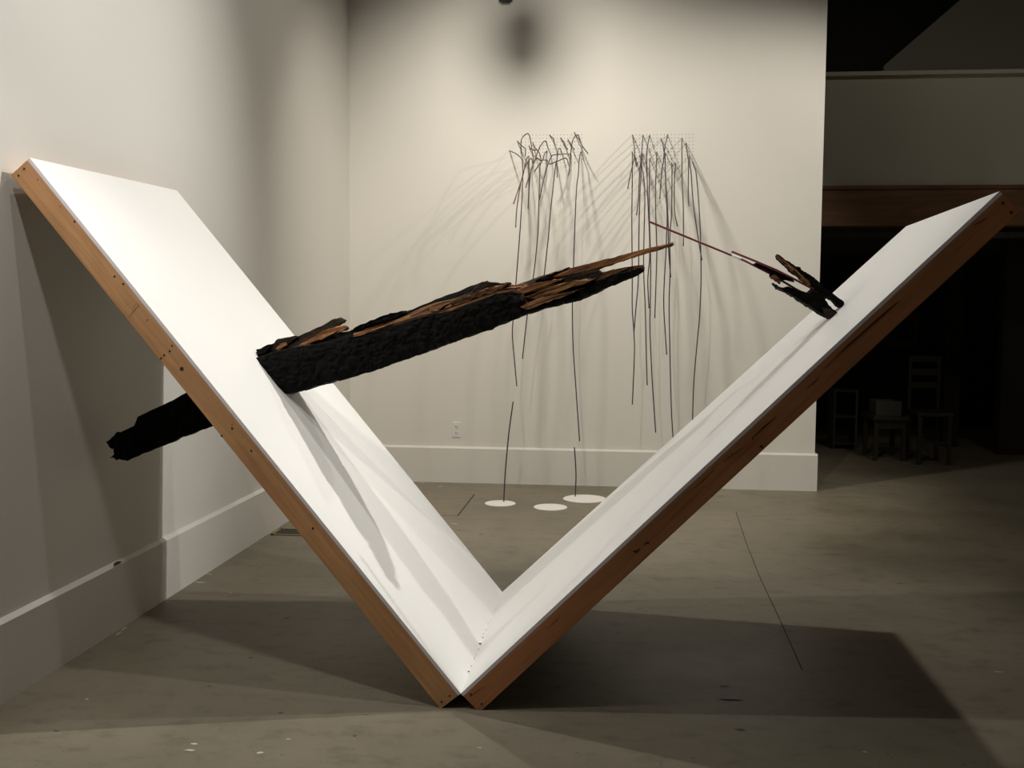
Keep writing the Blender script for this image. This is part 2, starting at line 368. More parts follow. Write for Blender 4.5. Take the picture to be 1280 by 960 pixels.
# shelf unit further left
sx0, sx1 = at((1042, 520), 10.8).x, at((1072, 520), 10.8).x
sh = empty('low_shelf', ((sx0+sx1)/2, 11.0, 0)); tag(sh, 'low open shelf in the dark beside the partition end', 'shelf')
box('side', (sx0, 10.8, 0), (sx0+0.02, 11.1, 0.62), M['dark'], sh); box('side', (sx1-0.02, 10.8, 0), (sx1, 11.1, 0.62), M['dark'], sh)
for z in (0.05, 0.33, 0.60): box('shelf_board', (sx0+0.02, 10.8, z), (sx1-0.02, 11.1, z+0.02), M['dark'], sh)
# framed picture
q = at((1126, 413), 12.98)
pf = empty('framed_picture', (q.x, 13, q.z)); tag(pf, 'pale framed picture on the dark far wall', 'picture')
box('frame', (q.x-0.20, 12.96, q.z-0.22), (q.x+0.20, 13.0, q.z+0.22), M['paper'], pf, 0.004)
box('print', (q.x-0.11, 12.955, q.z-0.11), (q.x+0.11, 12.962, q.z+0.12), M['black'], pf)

# small dark fixture at the top of the frame; unseen blocker can
c = at((632, -3), DEPTH)
wf = empty('wall_fixture', (c.x, DEPTH, c.z)); tag(wf, 'small dark fixture high on the back wall, cut by the top edge', 'fixture')
box('body', (c.x-0.055, DEPTH-0.05, c.z-0.035), (c.x+0.055, DEPTH, c.z+0.10), M['black'], wf, 0.012)
box('lip', (c.x-0.035, DEPTH-0.06, c.z-0.045), (c.x+0.035, DEPTH-0.01, c.z-0.034), M['dark'], wf, 0.004)
def lathe(name, prof, ctr, mat, parent, k=24):
    V, Fc = [], []
    for r_, z in prof:
        for j in range(k):
            a = 2*math.pi*j/k; V.append((ctr[0]+r_*math.cos(a), ctr[1]+r_*math.sin(a), ctr[2]+z))
    for i in range(len(prof)-1):
        for j in range(k): Fc.append((i*k+j, i*k+(j+1) % k, (i+1)*k+(j+1) % k, (i+1)*k+j))
    Fc.append(tuple(range(k))); Fc.append(tuple((len(prof)-1)*k+j for j in range(k)))
    return adopt(parent, mesh_obj(name, V, Fc, mat, smooth=False))
blocker_root = empty('track_spotlight', (1.325, 6.55, 5.6)); tag(blocker_root, 'black track spotlight above the top edge of the view', 'spotlight')  # unseen can, added to cast the soft shadow on the back wall
tube('stem', [(1.325, 6.55, 5.6), (1.325, 6.55, 4.24)], 0.008, M['black'], 10, blocker_root)
lathe('lamp_can', [(0.03, 0.0), (0.05, 0.005), (0.07, 0.03), (0.072, 0.14), (0.045, 0.17), (0.012, 0.18)], (1.325, 6.55, 4.06), M['black'], blocker_root)

# ------------------------------------------------------------------ the two tilted wall panels
def panel_from(P, n, corners):
    """corners px: near bottom, near top, far top, far bottom (inner, white face)"""
    return [hit(px, P, n) for px in corners]
PL = panel_from((1.64558, 3.44317, 0.05890), (-0.77033264, 0.00295559, -0.63763538), [(576, 867.0), (37, 197), (221, 238), (628, 740)])
PR = [PL[0].copy(), at((1249.5, 239), 3.42), at((1132.5, 283), 4.55), PL[3].copy()]
nR = (PR[1]-PR[0]).cross(PR[3]-PR[0]).normalized()
if nR.z > 0: nR = -nR
class Panel:
    def __init__(s, c, outn):
        s.c = c; s.n = Vector(outn).normalized()
        s.L = (c[1]-c[0]).length; s.W = (c[3]-c[0]).length
        s.T = 0.094
    def p(s, a, t, n):
        u, v = a/s.L, t/s.W; c = s.c
        return c[0]*(1-u)*(1-v)+c[1]*u*(1-v)+c[2]*u*v+c[3]*(1-u)*v+s.n*n
    def inv(s, P):
        e1 = (s.c[1]-s.c[0]).normalized(); e2 = s.c[3]-s.c[0]; e2 = (e2-e1*e2.dot(e1)).normalized()
        d = P-s.c[0]; return d.dot(e1), d.dot(e2)
    def board(s, name, a, t, n, mat, root, bevel=0.0015):
        V, uv = [], []
        off = random.uniform(0, 9)
        for nn in n:
            for tt in t:
                for aa in a:
                    V.append(s.p(aa, tt, nn)); uv.append((aa+off, tt*0.6+nn+off))
        f = [(0,1,3,2),(4,6,7,5),(0,4,5,1),(2,3,7,6),(0,2,6,4),(1,5,7,3)]
        o = mesh_obj(name, V, f, mat, uvs=uv)
        if bevel:
            b = o.modifiers.new('bevel', 'BEVEL'); b.width = bevel; b.segments = 2
        return adopt(root, o)
    def sheet(s, root, hole, mat, edge):
        """white board with a rectangular opening cut for the timber"""
        a0, a1, t0, t1 = hole; th = 0.0127
        V = []
        for nn in (0.0, th):
            for a, t in [(0,0),(s.L,0),(s.L,s.W),(0,s.W),(a0,t0),(a1,t0),(a1,t1),(a0,t1)]: V.append(s.p(a, t, nn))
        f, fm = [], []
        for k in range(4):
            j = (k+1) % 4
            f.append((k, j, 4+j, 4+k)); fm.append(0)
            f.append((8+k, 12+k, 12+j, 8+j)); fm.append(0)
            f.append((k, 8+k, 8+j, j)); fm.append(1)
            f.append((4+k, 4+j, 12+j, 12+k)); fm.append(1)
        o = mesh_obj('drywall_sheet', V, f, None, mats=[mat, edge], fmat=fm)
        o['label'] = 'smooth white drywall face'
        return adopt(root, o)
    def screw(s, px, root, r=0.004):
        e1 = (s.c[1]-s.c[0]).normalized(); ax = (s.c[3]-s.c[0]).normalized(); nf = e1.cross(s.n).normalized()
        P = hit(px, s.c[0]-ax*0.001, nf)
        k = 10; V = [P+r*(math.cos(2*math.pi*j/k)*e1+math.sin(2*math.pi*j/k)*s.n) for j in range(k)]
        V += [v_+ax*0.003 for v_ in V]
        f = [tuple(range(k)), tuple(range(k, 2*k))]+[(j, (j+1) % k, k+(j+1) % k, k+j) for j in range(k)]
        adopt(root, mesh_obj('screw_hole', V, f, M['screw']))
    def mark(s, name, pts, wd, root, mat):
        """thin split or pencil line on the near board face"""
        e1 = (s.c[1]-s.c[0]).normalized(); ax = (s.c[3]-s.c[0]).normalized(); nf = e1.cross(s.n).normalized()
        Q = [hit(px, s.c[0]-ax*0.0006, nf) for px in pts]; V, f = [], []
        n = len(Q)
        for i, q in enumerate(Q):
            t = (Q[min(i+1, n-1)]-Q[max(i-1, 0)]).normalized(); sd = t.cross(ax).normalized()*wd*0.5*(0.35 if i in (0, n-1) else random.uniform(0.7, 1.25))
            V += [q+sd, q-sd]
        f = [(2*i, 2*i+1, 2*i+3, 2*i+2) for i in range(n-1)]
        adopt(root, mesh_obj(name, V, f, mat))
def build_panel(P, hole, mat, label, screws):
    root = empty('leaning_wall_panel', (P.p(0, P.W/2, P.T)))
    tag(root, label, 'wall panel')
    d = 0.0127; e = 0.0005; w_ = 0.038
    P.sheet(root, hole, M['sheet'], M['sheet_edge'])
    P.board('side_board', (0, P.L), (0, w_), (d+0.0015, P.T), mat, root)
    P.board('side_board', (0, P.L), (P.W-w_, P.W), (d+e, P.T), mat, root)
    P.board('end_board', (0, w_), (w_+e, P.W-w_-e), (d+e, P.T), mat, root)
    P.board('end_board', (P.L-w_, P.L), (w_+e, P.W-w_-e), (d+e, P.T), mat, root)
    for a in (0.62, 1.13 if hole[0] > 1.2 else 1.22, 1.86 if hole[1] < 1.8 else 2.30):
        P.board('cross_brace', (a, a+w_), (w_+e, P.W-w_-e), (d+e, P.T), mat, root)
    for sx in screws: P.screw(sx[:2], root, sx[2] if len(sx) > 2 else 0.004)
    return root
pL = Panel(PL, (-0.77033264, 0.00295559, -0.63763538))
pR = Panel(PR, nR)
YF = 4.03          # near face of the big timber
hb, ht_ = pL.inv(hit((352, 484), PL[0], pL.n)), pL.inv(hit((322, 452), PL[0], pL.n))
holeL = (hb[0]+0.01, ht_[0]+0.02, hb[1]+0.02, hb[1]+0.15)
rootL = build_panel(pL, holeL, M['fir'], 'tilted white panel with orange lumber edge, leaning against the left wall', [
    (30, 211), (23, 219.5), (47, 224.5, .002), (75, 258, .002), (93, 277), (143, 345.5), (154, 355), (184, 400, .0025), (215, 432, .003), (212, 439), (205, 444), (201, 448), (227, 461, .007),
    (290, 535.5), (277, 545), (290, 531, .002), (314, 563.5), (391, 660.5), (552, 877.5), (562, 870)])
hc = pR.inv(hit((1041, 391), PR[0], pR.n)); hy = hc[1]+0.015
holeR = (hc[0]-0.006, hc[0]+0.006, hy-0.006, hy+0.006)
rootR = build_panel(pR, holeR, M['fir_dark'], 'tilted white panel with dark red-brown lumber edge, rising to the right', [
    (1254, 254, .005), (1264, 265.5, .005), (588.5, 868), (602, 880), (951, 558, .004), (953, 559, .003), (941, 548, .003), (697, 776, .002)])
pL.mark('pencil_mark', [(161, 396), (168, 388), (174, 381)], 0.002, rootL, M['pencil'])
pL.mark('pencil_mark', [(165, 388), (170, 379), (175, 384)], 0.002, rootL, M['pencil'])
for pts, wd in [([(1042, 449), (1060, 432), (1085, 410), (1110, 388), (1124, 376)], .006), ([(1008, 486), (1018, 478), (1024, 472)], .005), ([(1028, 463), (1036, 455), (1042, 449)], .003),
                ([(940, 548), (955, 534), (970, 521)], .006), ([(905, 577), (915, 569), (928, 560)], .004), ([(1216, 282), (1226, 277), (1234, 273)], .004), ([(893, 587), (880, 600), (868, 610)], .004),
                ([(586, 872), (594, 866), (605, 858)], .003), ([(684, 786), (692, 779), (700, 771)], .003), ([(800, 686), (795, 690), (791, 689)], .012), ([(805, 681), (809, 678), (812, 679)], .009)]:
    pR.mark('split', pts, wd, rootR, M['crack'])
# chipped seam where the panels meet
ax = (PL[3]-PL[0]).normalized()
for k, (px, r_) in enumerate([((586, 840), .006), ((600, 805), .008), ((603, 797), .005), ((604.5, 793), .004), ((598, 812), .003), ((593, 824), .0035), ((610, 780), .003), ((589, 833), .003), ((607, 787), .003)]):
    c = hit(px, PL[0], pL.n)
    V = [c+Vector((random.uniform(-1, 1)*r_, random.uniform(-1, 1)*r_*1.4, random.uniform(-.2, 1)*r_)) for _ in range(7)]
    bm = bmesh.new(); [bm.verts.new(v_) for v_ in V]; bmesh.ops.convex_hull(bm, input=bm.verts)
    me = bpy.data.meshes.new('chip'); bm.to_mesh(me); bm.free(); me.materials.append(M['crack'])
    o = bpy.data.objects.new('chip', me); COL.objects.link(o); adopt(rootL, o)

# ------------------------------------------------------------------ ragged wood pieces
def slab(name, outline, y0, y1, mat, root, jag=0.004, sub=4, bulge=0.25, mats=None):
    """solid splinter: outline (pixels at depth y0) subdivided and roughened, with a rounded thick body reaching back to y1"""
    pts = []
    n = len(outline)
    for i in range(n):
        a, b_ = Vector(outline[i]), Vector(outline[(i+1) % n])
        for k in range(sub): pts.append(a.lerp(b_, k/sub))
    ctr = sum(pts, Vector((0, 0)))/len(pts)
    V = []; m_ = len(pts); rings = 4
    for j in range(rings):
        f = j/(rings-1); y = y0+(y1-y0)*f
        sc = (0.86, 1.0, 1.0, 0.80)[j]
        for i, q in enumerate(pts):
            P = at(q, y0); C_ = at(ctr, y0)
            # pull in toward the local middle line, not the centre, to keep long thin shapes
            d = (C_-P); d.x *= 0.15; d.z *= 0.5
            P = P+d*(1-sc)
            nz = noise.noise_vector(P*38+Vector((j*1.7, 0, 0)))
            k_ = jag*random.choice((0.0, 0.0, 0.9, -0.8, 0.4))*random.uniform(0.3, 1.0)
            V.append(Vector((P.x+nz.x*jag*1.5+k_*0.5, y+nz.y*jag*2.2, P.z+nz.z*jag*1.2+k_)))
    Fc = []
    for j in range(rings-1):
        for i in range(m_): Fc.append((j*m_+i, j*m_+(i+1) % m_, (j+1)*m_+(i+1) % m_, (j+1)*m_+i))
    Fc.append(tuple(range(m_))); Fc.append(tuple((rings-1)*m_+i for i in range(m_)))
    o = mesh_obj(name, V, Fc, mat)
    bm = bmesh.new(); bm.from_mesh(o.data)
    bmesh.ops.triangulate(bm, faces=[f for f in bm.faces if len(f.verts) > 4]); bm.to_mesh(o.data); bm.free()
    if root: adopt(root, o)
    return o

BOT = [(131, 555), (138, 573), (150, 574), (157, 576), (170, 570), (190, 562), (210, 554), (220, 548.5), (227, 547), (245, 539), (261, 534), (300, 515), (352, 494), (365, 492), (400, 482), (430, 474), (460, 465), (500, 451), (540, 437.5), (570, 426), (600, 415.5), (615, 410), (640, 400), (655, 394), (680, 386), (700, 381), (725, 375), (745, 367), (760, 359), (774, 353), (787, 347.5), (797, 344), (805, 338)]
VF = [(131, 553), (139, 547), (147, 542), (168, 532), (172, 521), (195, 510), (217, 500), (229, 493), (270, 471), (314, 449), (340, 442), (370, 434), (412, 429), (440, 421), (465, 415), (500, 405), (532, 395), (565, 388), (595, 377), (620, 367), (640, 365), (651, 367), (656, 376), (662, 386), (680, 379), (700, 374), (715, 367), (735, 360), (746, 353), (752, 348.5), (771, 343), (784, 340.5), (795, 337), (805, 334)]
VB = [(131, 553), (139, 547), (147, 542), (168, 532), (172, 521), (195, 510), (217, 500), (229, 493), (270, 470), (314, 446), (322, 437), (330, 433), (345, 428), (368, 424), (400, 419), (437, 414), (460, 407), (500, 393), (545, 374), (575, 363), (604, 351.5), (617, 353), (637, 355), (645, 356), (680, 344), (700, 337.5), (712, 336), (735, 331), (746, 334), (751, 341), (760, 341), (771, 340), (784, 338.5), (795, 336), (805, 333.5)]
beam = empty('charred_timber', at((345, 470), YF+0.09)); tag(beam, 'long charred black timber with torn brown splintered end piercing the left panel', 'timber')
V, Fc, fm = [], [], []
xs = [141+i*(805-141)/300 for i in range(301)]
NF, NI, NB, NU = 9, 9, 3, 3     # rows: front face, torn top, back, underside
ring = NF+NI+NB+NU
for xi in xs:
    yb, vf, vb = interp(BOT, xi), interp(VF, xi), interp(VB, xi)
    vf = max(min(vf, yb-1.2), vb)
    behind = xi < 300
    # thickness from front to back: slimmer at both broken ends
    th = interp([(131, 0.05), (150, 0.10), (230, 0.17), (330, 0.19), (640, 0.19), (745, 0.13), (805, 0.05)], xi)
    yf = YF+interp([(131, -0.02), (200, 0.0), (640, 0.0), (745, 0.03), (805, 0.06)], xi)
    yk = yf+th
    pb, pf_, pk = at((xi, yb), yf), at((xi, vf), yf), at((xi, vb), yk)
    pbk = Vector((pb.x, yk, pb.z+0.012))
    row = []
    for k in range(NF):
        f = k/(NF-1); P = pb.lerp(pf_, f)
        edge = min(1.0, 4*f*(1-f)+0.25)
        cell = noise.voronoi(Vector((P.x*17, P.z*25, 3.1)), distance_metric='DISTANCE')[0]
        dsp = -0.014*max(0, 0.55-(cell[1]-cell[0])*1.6)*edge*-1
        dsp += 0.005*noise.noise(P*30)
        rnd = 0.020*(1-edge)
        if k == 0: P = P+Vector((0, 0, 0.009*noise.noise(Vector((P.x*22, 4.4, 0)))+0.005*noise.noise(Vector((P.x*60, 1.4, 0)))))
        row.append(Vector((P.x+0.004*noise.noise(P*40), P.y+dsp+rnd, P.z+0.003*noise.noise(P*55+Vector((5, 0, 0))))))
    for k in range(1, NI+1):
        f = k/(NI+1); P = pf_.lerp(pk, f)
        amp = 0.0 if behind else 0.03*math.sin(math.pi*f)
        # long fibres: noise stretched along the beam
        q = Vector((P.x*2.6, f*7.0, 1.3)); fib = noise.noise(q)+0.6*noise.noise(Vector((P.x*7, f*16, 8.2)))
        dz = amp*fib-(0.004*math.sin(math.pi*f) if not behind else 0)
        row.append(Vector((P.x, P.y-amp*0.5*fib, P.z+dz)))
    for k in range(NB):
        f = k/(NB-1); P = pk.lerp(pbk, f); nz = noise.noise(P*28)
        row.append(Vector((P.x, P.y+0.008*nz, P.z+0.004*nz)))
    for k in range(1, NU+1):
        f = k/(NU+1); P = pbk.lerp(pb, f); row.append(Vector((P.x, P.y, P.z-0.006*math.sin(math.pi*f)+0.004*noise.noise(P*40))))
    V += row
for i in range(len(xs)-1):
    for k in range(ring):
        k2 = (k+1) % ring
        Fc.append((i*ring+k, i*ring+k2, (i+1)*ring+k2, (i+1)*ring+k))
        top = NF-1 <= k <= NF+NI-1
        mi = 0
        if top and xs[i] > 330:
            f = (k-NF+1)/(NI+1)
            back_char = f > 0.62 and xs[i] < 640
            if xs[i] < 440: mi = 2 if 0.15 < f < 0.5 else 0
            else: mi = 0 if back_char else (1 if noise.noise(Vector((xs[i]*0.02, f*5, 2))) > -0.25 else 2)
        Fc_m = mi; fm.append(Fc_m)
Fc.append(tuple(range(ring))); fm.append(0)
Fc.append(tuple((len(xs)-1)*ring+k for k in range(ring))); fm.append(2)
body = mesh_obj('charred_body', V, Fc, None, mats=[M['char'], M['torn'], M['torn_dark']], fmat=fm); adopt(beam, body)
SP = lambda nm, ol, y0, y1, mt, jag=0.004: slab(nm, ol, y0, y1, M[mt], beam, jag)
SP('broken_end', [(131, 553), (139, 547), (148, 541.5), (165, 540), (168, 556), (155, 562), (142, 561), (136, 557)], YF-0.02, YF+0.07, 'char', 0.006)
SP('broken_end', [(138, 573), (142, 568), (141, 562), (160, 552), (175, 560), (168, 571), (157, 576), (151, 575), (150, 571.5), (146, 575)], YF-0.01, YF+0.08, 'char', 0.005)
SP('splinter', [(366, 436), (372, 421), (400, 407.5), (414, 399.5), (423, 397.5), (428, 400), (427, 403), (419, 408), (400, 419), (378, 433)], YF+0.10, YF+0.17, 'torn_dark')
SP('splinter', [(368, 435), (385, 425), (402, 414), (419, 408), (431, 407.5), (433, 409), (429, 413), (418, 416), (402, 424), (385, 431)], YF+0.055, YF+0.12, 'torn_red')
SP('splinter', [(316, 446), (324, 436), (332, 431), (337, 430.5), (338, 434), (330, 441)], YF+0.06, YF+0.15, 'char')
SP('splinter', [(330, 442), (340, 433), (346, 424.5), (356, 422), (368, 420), (371, 421.5), (366, 425), (357, 432), (346, 439)], YF+0.08, YF+0.15, 'torn_dark')
SP('splinter', [(344, 437), (350, 430), (356, 428), (356, 432), (349, 438)], YF+0.05, YF+0.085, 'torn_red', 0.002)
SP('splinter', [(436, 415), (446, 408.5), (462, 401), (480, 394.5), (498, 389), (504, 388.5), (505, 391), (495, 396), (476, 402), (456, 409), (442, 417)], YF+0.10, YF+0.20, 'char')
SP('splinter', [(590, 362), (603, 352), (608, 351), (612, 353), (622, 353.5), (628, 354), (637, 352.5), (638, 354.5), (630, 358), (618, 361), (600, 368)], YF+0.09, YF+0.18, 'torn_dark')
SP('splinter', [(560, 380), (590, 367), (612, 359), (634, 355), (625, 361), (600, 371), (570, 384)], YF+0.03, YF+0.08, 'torn')
SP('splinter', [(668, 351), (690, 342), (707, 335), (712, 334.5), (712, 338), (700, 344), (676, 352)], YF+0.10, YF+0.18, 'char')
SP('spike', [(690, 347), (711, 336), (735, 330), (750, 326), (768, 321.5), (790, 315.5), (815, 309), (842, 302.5), (843, 305.5), (826, 311), (806, 317), (790, 322), (770, 329), (750, 336), (725, 345)], YF+0.07, YF+0.11, 'torn_red', 0.0025)
SP('splinter', [(700, 352), (712, 342), (730, 338), (748, 336), (752, 341), (749, 347), (730, 351), (712, 356)], YF+0.05, YF+0.12, 'torn_dark')
SP('splinter', [(735, 349), (752, 342), (765, 337), (774, 337), (783, 333.5), (784, 336), (775, 340), (765, 344), (745, 352)], YF+0.05, YF+0.09, 'torn', 0.0025)
SP('splinter', [(655, 372), (690, 358), (720, 350), (744, 348), (730, 354), (700, 365), (670, 376)], YF+0.02, YF+0.06, 'torn')
SP('splinter', [(650, 384), (670, 374), (700, 367), (722, 362), (705, 370), (678, 380), (660, 388)], YF-0.002, YF+0.04, 'torn')
SP('splinter', [(640, 365), (665, 355), (690, 350), (705, 347), (690, 354), (664, 364), (646, 370)], YF+0.04, YF+0.09, 'torn_red')
SP('splinter', [(743, 354), (752, 348), (771, 341.5), (784, 339.5), (793, 336.5), (805, 333.5), (805, 339), (795, 345), (780, 351), (760, 359), (745, 366)], YF+0.02, YF+0.06, 'char')
SP('splinter', [(470, 414), (500, 402), (530, 391), (560, 380), (548, 387), (515, 399), (485, 410)], YF+0.02, YF+0.06, 'torn')
SP('splinter', [(440, 422), (460, 413), (490, 404), (470, 412), (452, 419)], YF+0.01, YF+0.05, 'torn_red', 0.002)

# charred chunk in the right panel
RY = 3.98
chunk = empty('charred_fork', at((1040, 390), RY+0.05)); tag(chunk, 'forked charred wood fragment jutting from the right panel', 'wood fragment')
slab('prong', [(973, 316.5), (983, 324), (992, 330), (1000, 334), (1004, 337.5), (1013, 344), (1022, 350), (1033, 361), (1045, 371), (1056, 379), (1056, 385), (1052.5, 386.5), (1042, 377), (1035, 372.5), (1030, 371.5), (1022, 367), (1014, 359), (1010, 354), (1002, 350), (1000.5, 346), (991, 339), (987, 334), (979, 326), (971, 319.5)], RY+0.03, RY+0.10, M['char'], chunk, 0.003)
slab('prong', [(1048, 392.5), (1044, 396.5), (1038, 400), (1030, 395), (1023, 391), (1013, 384), (1003, 378), (995, 371), (984, 365), (975, 360.5), (967, 353.5), (977, 359), (987, 358.5), (998, 362.5), (1011, 366), (1016, 362), (1024, 364), (1030, 372), (1034, 377), (1041, 386)], RY, RY+0.08, M['char'], chunk, 0.003)
slab('torn_edge', [(971, 319), (979, 326), (987, 334), (991, 339), (992, 337), (1002, 347), (1002, 350), (1010, 355), (1012, 352.5), (1000, 342), (990, 333), (980, 323.5)], RY+0.022, RY+0.06, M['torn_red'], chunk, 0.002)
slab('torn_edge', [(1003, 351), (1010, 355), (1011, 351), (1014, 356), (1009, 357)], RY+0.02, RY+0.05, M['torn_red'], chunk, 0.002)
slab('torn_edge', [(1028, 384), (1037, 386), (1045, 390), (1042, 396), (1038, 399), (1031, 393)], RY-0.006, RY+0.03, M['torn_dark'], chunk, 0.002)
shard = slab('charred_shard', [(942, 330.5), (947.5, 327.5), (958, 332), (971, 338.5), (981, 343), (990, 347), (994, 352.5), (985, 350.5), (978, 349.5), (975, 355), (968, 350), (962.5, 345.5), (964, 340.5), (952, 335)], RY+0.035, RY+0.075, M['char'], None, 0.0025)
tag(shard, 'small black charred shard held on two red sticks', 'wood fragment')
te = slab('torn_edge', [(963, 345.5), (967, 343), (977, 349), (975.5, 354.5), (969, 351)], RY+0.03, RY+0.06, M['torn_red'], shard, 0.002)
s1 = tube('red_stick', [at(q, RY+0.055) for q in [(812.5, 277.5), (870, 301), (930, 325.5), (962.5, 342), (995, 361.5), (1006, 367)]], 0.0042, M['red'], 10)
tag(s1, 'long thin dark red stick reaching out toward the timber spike', 'stick', 'red sticks')
sl = tube('white_sleeve', [at(q, RY+0.055) for q in [(914.5, 319.2), (920, 321.4), (926.5, 324.1)]], 0.0058, M['sheet'], 10); sl.parent = s1; sl['label'] = 'short white sleeve on the stick'
s2 = tube('red_stick', [at(q, RY+0.03) for q in [(914.5, 314.5), (946, 327), (970, 337.5), (989, 347), (1017, 361.5)]], 0.0042, M['red'], 10)
tag(s2, 'short dark red stick above the long one, beside the charred shard', 'stick', 'red sticks')

# ------------------------------------------------------------------ wall sticks, pin holes and floor discs
def smooth_path(P, per=6):
    out = []
    n = len(P)
    for i in range(n-1):
        p0, p1, p2, p3 = P[max(i-1, 0)], P[i], P[i+1], P[min(i+2, n-1)]
        for k in range(per):
            t = k/per
            out.append(0.5*((2*p1)+(-p0+p2)*t+(2*p0-5*p1+4*p2-p3)*t*t+(-p0+3*p1-3*p2+p3)*t**3))
    out.append(P[-1]); return out
def wall_stick(px, g, mat, label, group, l0=26.0, r=0.0042):
    Q = smooth_path([Vector(q) for q in px]); pts = []; l = 0
    for i, q in enumerate(Q):
        if i: l += (q-Q[i-1]).length
        pts.append(at(q, DEPTH-0.001-g*(1-math.exp(-l/l0))))
    o = tube('wall_stick', pts, r, M[mat], 6)
    tag(o, label, 'stick', group); return o
GL, GR = 'thin sticks of the left wall cluster', 'thin sticks of the right wall cluster'
LEFT = [
 ([(651.5,191),(651.2,179),(653,172),(658.8,167),(661.5,169),(663,174.5),(665.5,190),(666.8,202),(663.5,215),(661.4,235),(660,261)], .45, 'rod_brown', 'stick with a tall round loop at the top left corner of the left pin-hole grid'),
 ([(637,188.6),(641.3,190.3),(646,192.8),(652.2,198.8),(653,205.6),(653.6,214),(653.3,223),(652.6,246.5),(650.4,283),(645.3,349),(641.3,400),(640.5,420),(643,450),(646,483)], .83, 'rod', 'leftmost long stick, passing behind the timber and ending above the smallest-disc floor rod'),
 ([(646.6,176.3),(651.6,181.6),(656,185.3),(656.8,187.5),(656.8,195.6)], .30, 'rod_brown', 'short bent stick at the left edge of the left grid'),
 ([(661.3,182.5),(663,185.6),(666,187.5),(670.6,187.5)], .2, 'rod_brown', 'tiny hooked stick inside the large loop of the left cluster'),
 ([(666,178),(668.8,184.4),(673,189.4),(675,193.8),(676.3,202.5),(675,208),(674.6,220),(673.7,251),(672.3,292),(669.4,324),(666.5,347),(659.3,393),(653,448.7)], .7, 'rod_red', 'second long stick from the left, ending just below the timber'),
 ([(688.8,194),(685,185),(683,177.8),(681.3,176.4),(679.4,177.2),(676.3,181.3),(673,187.5),(670,196.3),(667,205),(662.5,217),(657,234.8)], .5, 'rod_brown', 'stick with a broad high loop in the middle of the left grid, sweeping down left'),
 ([(661,195.3),(658.8,197.5),(657,203),(655,213),(652.6,223),(641.7,255.2)], .55, 'rod_red', 'reddish stick slanting farthest out to the lower left of the left cluster'),
 ([(661,201),(657.5,206),(654.4,215),(650.4,232),(646,261),(644.6,284.4)], .6, 'rod_red', 'reddish stick just right of the farthest slanting one in the left cluster'),
 ([(666,204),(665,200),(663.5,197.8),(661.5,201),(661.2,209),(661.2,238)], .4, 'rod_brown', 'stick with a small low loop near the left edge of the left grid'),
 ([(684.4,200.6),(680,200),(675,200.6),(673,198.4),(670,198.6),(667,205),(663.8,213),(660.5,224)], .45, 'rod_brown', 'stick that runs sideways then bends down left, low in the left grid'),
 ([(684,188.5),(681,191.5),(678.8,198.8),(676,203),(672,208.5),(668,214.7)], .35, 'rod', 'short dark stick slanting down left in the middle of the left cluster'),
 ([(714,194),(711.3,192.8),(706.3,192.5),(697.5,193),(691.3,193.8),(689.4,195.6),(686.9,200.6),(683.8,208.8),(681,219.4),(674,250.5)], .6, 'rod', 'stick with a long flat top across the left grid, bending down left'),
 ([(710.6,205),(709.4,200.6),(707.5,198),(705,197.5),(701.9,199.4),(696.3,201.6),(689.4,204.4),(686,205.2)], .4, 'rod_brown', 'short nearly level stick with a hooked right end in the left cluster'),
 ([(703.4,195),(701.9,190),(700,185.6),(698,186.9),(697,191),(696.4,198.8),(695,204),(693.6,214),(688.3,262.5),(685.4,297.5),(680.3,342.7),(677.5,366)], .65, 'rod', 'third long stick from the left, with a narrow loop, disappearing behind the timber'),
 ([(686.9,168.8),(691.9,173.8),(692.8,178),(693.8,180.6)], .22, 'rod_brown', 'tiny bent stick at the top edge in the middle of the left grid'),
 ([(700.6,172.5),(705,178),(708,184.4),(709.7,187)], .22, 'rod_brown', 'tiny slanted stick right of the middle at the top of the left grid'),
 ([(710,174.7),(713.8,181),(718,187.5)], .22, 'rod_brown', 'tiny slanted stick crossing the tall loop near the right of the left grid'),
 ([(718,165.6),(720,169.4),(723.8,174.4),(727.5,181.9),(735,192)], .3, 'rod_brown', 'stick at the top right corner of the left grid slanting down right'),
 ([(725,174.4),(723,169.4),(720,169),(717.5,172),(715.6,177),(714.4,183),(713,195),(711.9,210),(710.6,218.8)], .5, 'rod', 'stick with a tall loop at the top right of the left grid, hanging straight down'),
 ([(729.4,198.8),(728,193),(726.3,190),(725,193.8),(723.8,202.5),(722.8,219),(721,232),(719,271),(716.8,335.4),(715.5,375),(716.3,430),(720,487),(724.5,551.5)], .6, 'rod', 'longest stick of the left cluster, ending near the floor above the largest white disc'),
 ([(695.5,201),(696,208),(696.5,221.7)], .35, 'rod_brown', 'short straight stick hanging beside the narrow loop in the left cluster'),
]
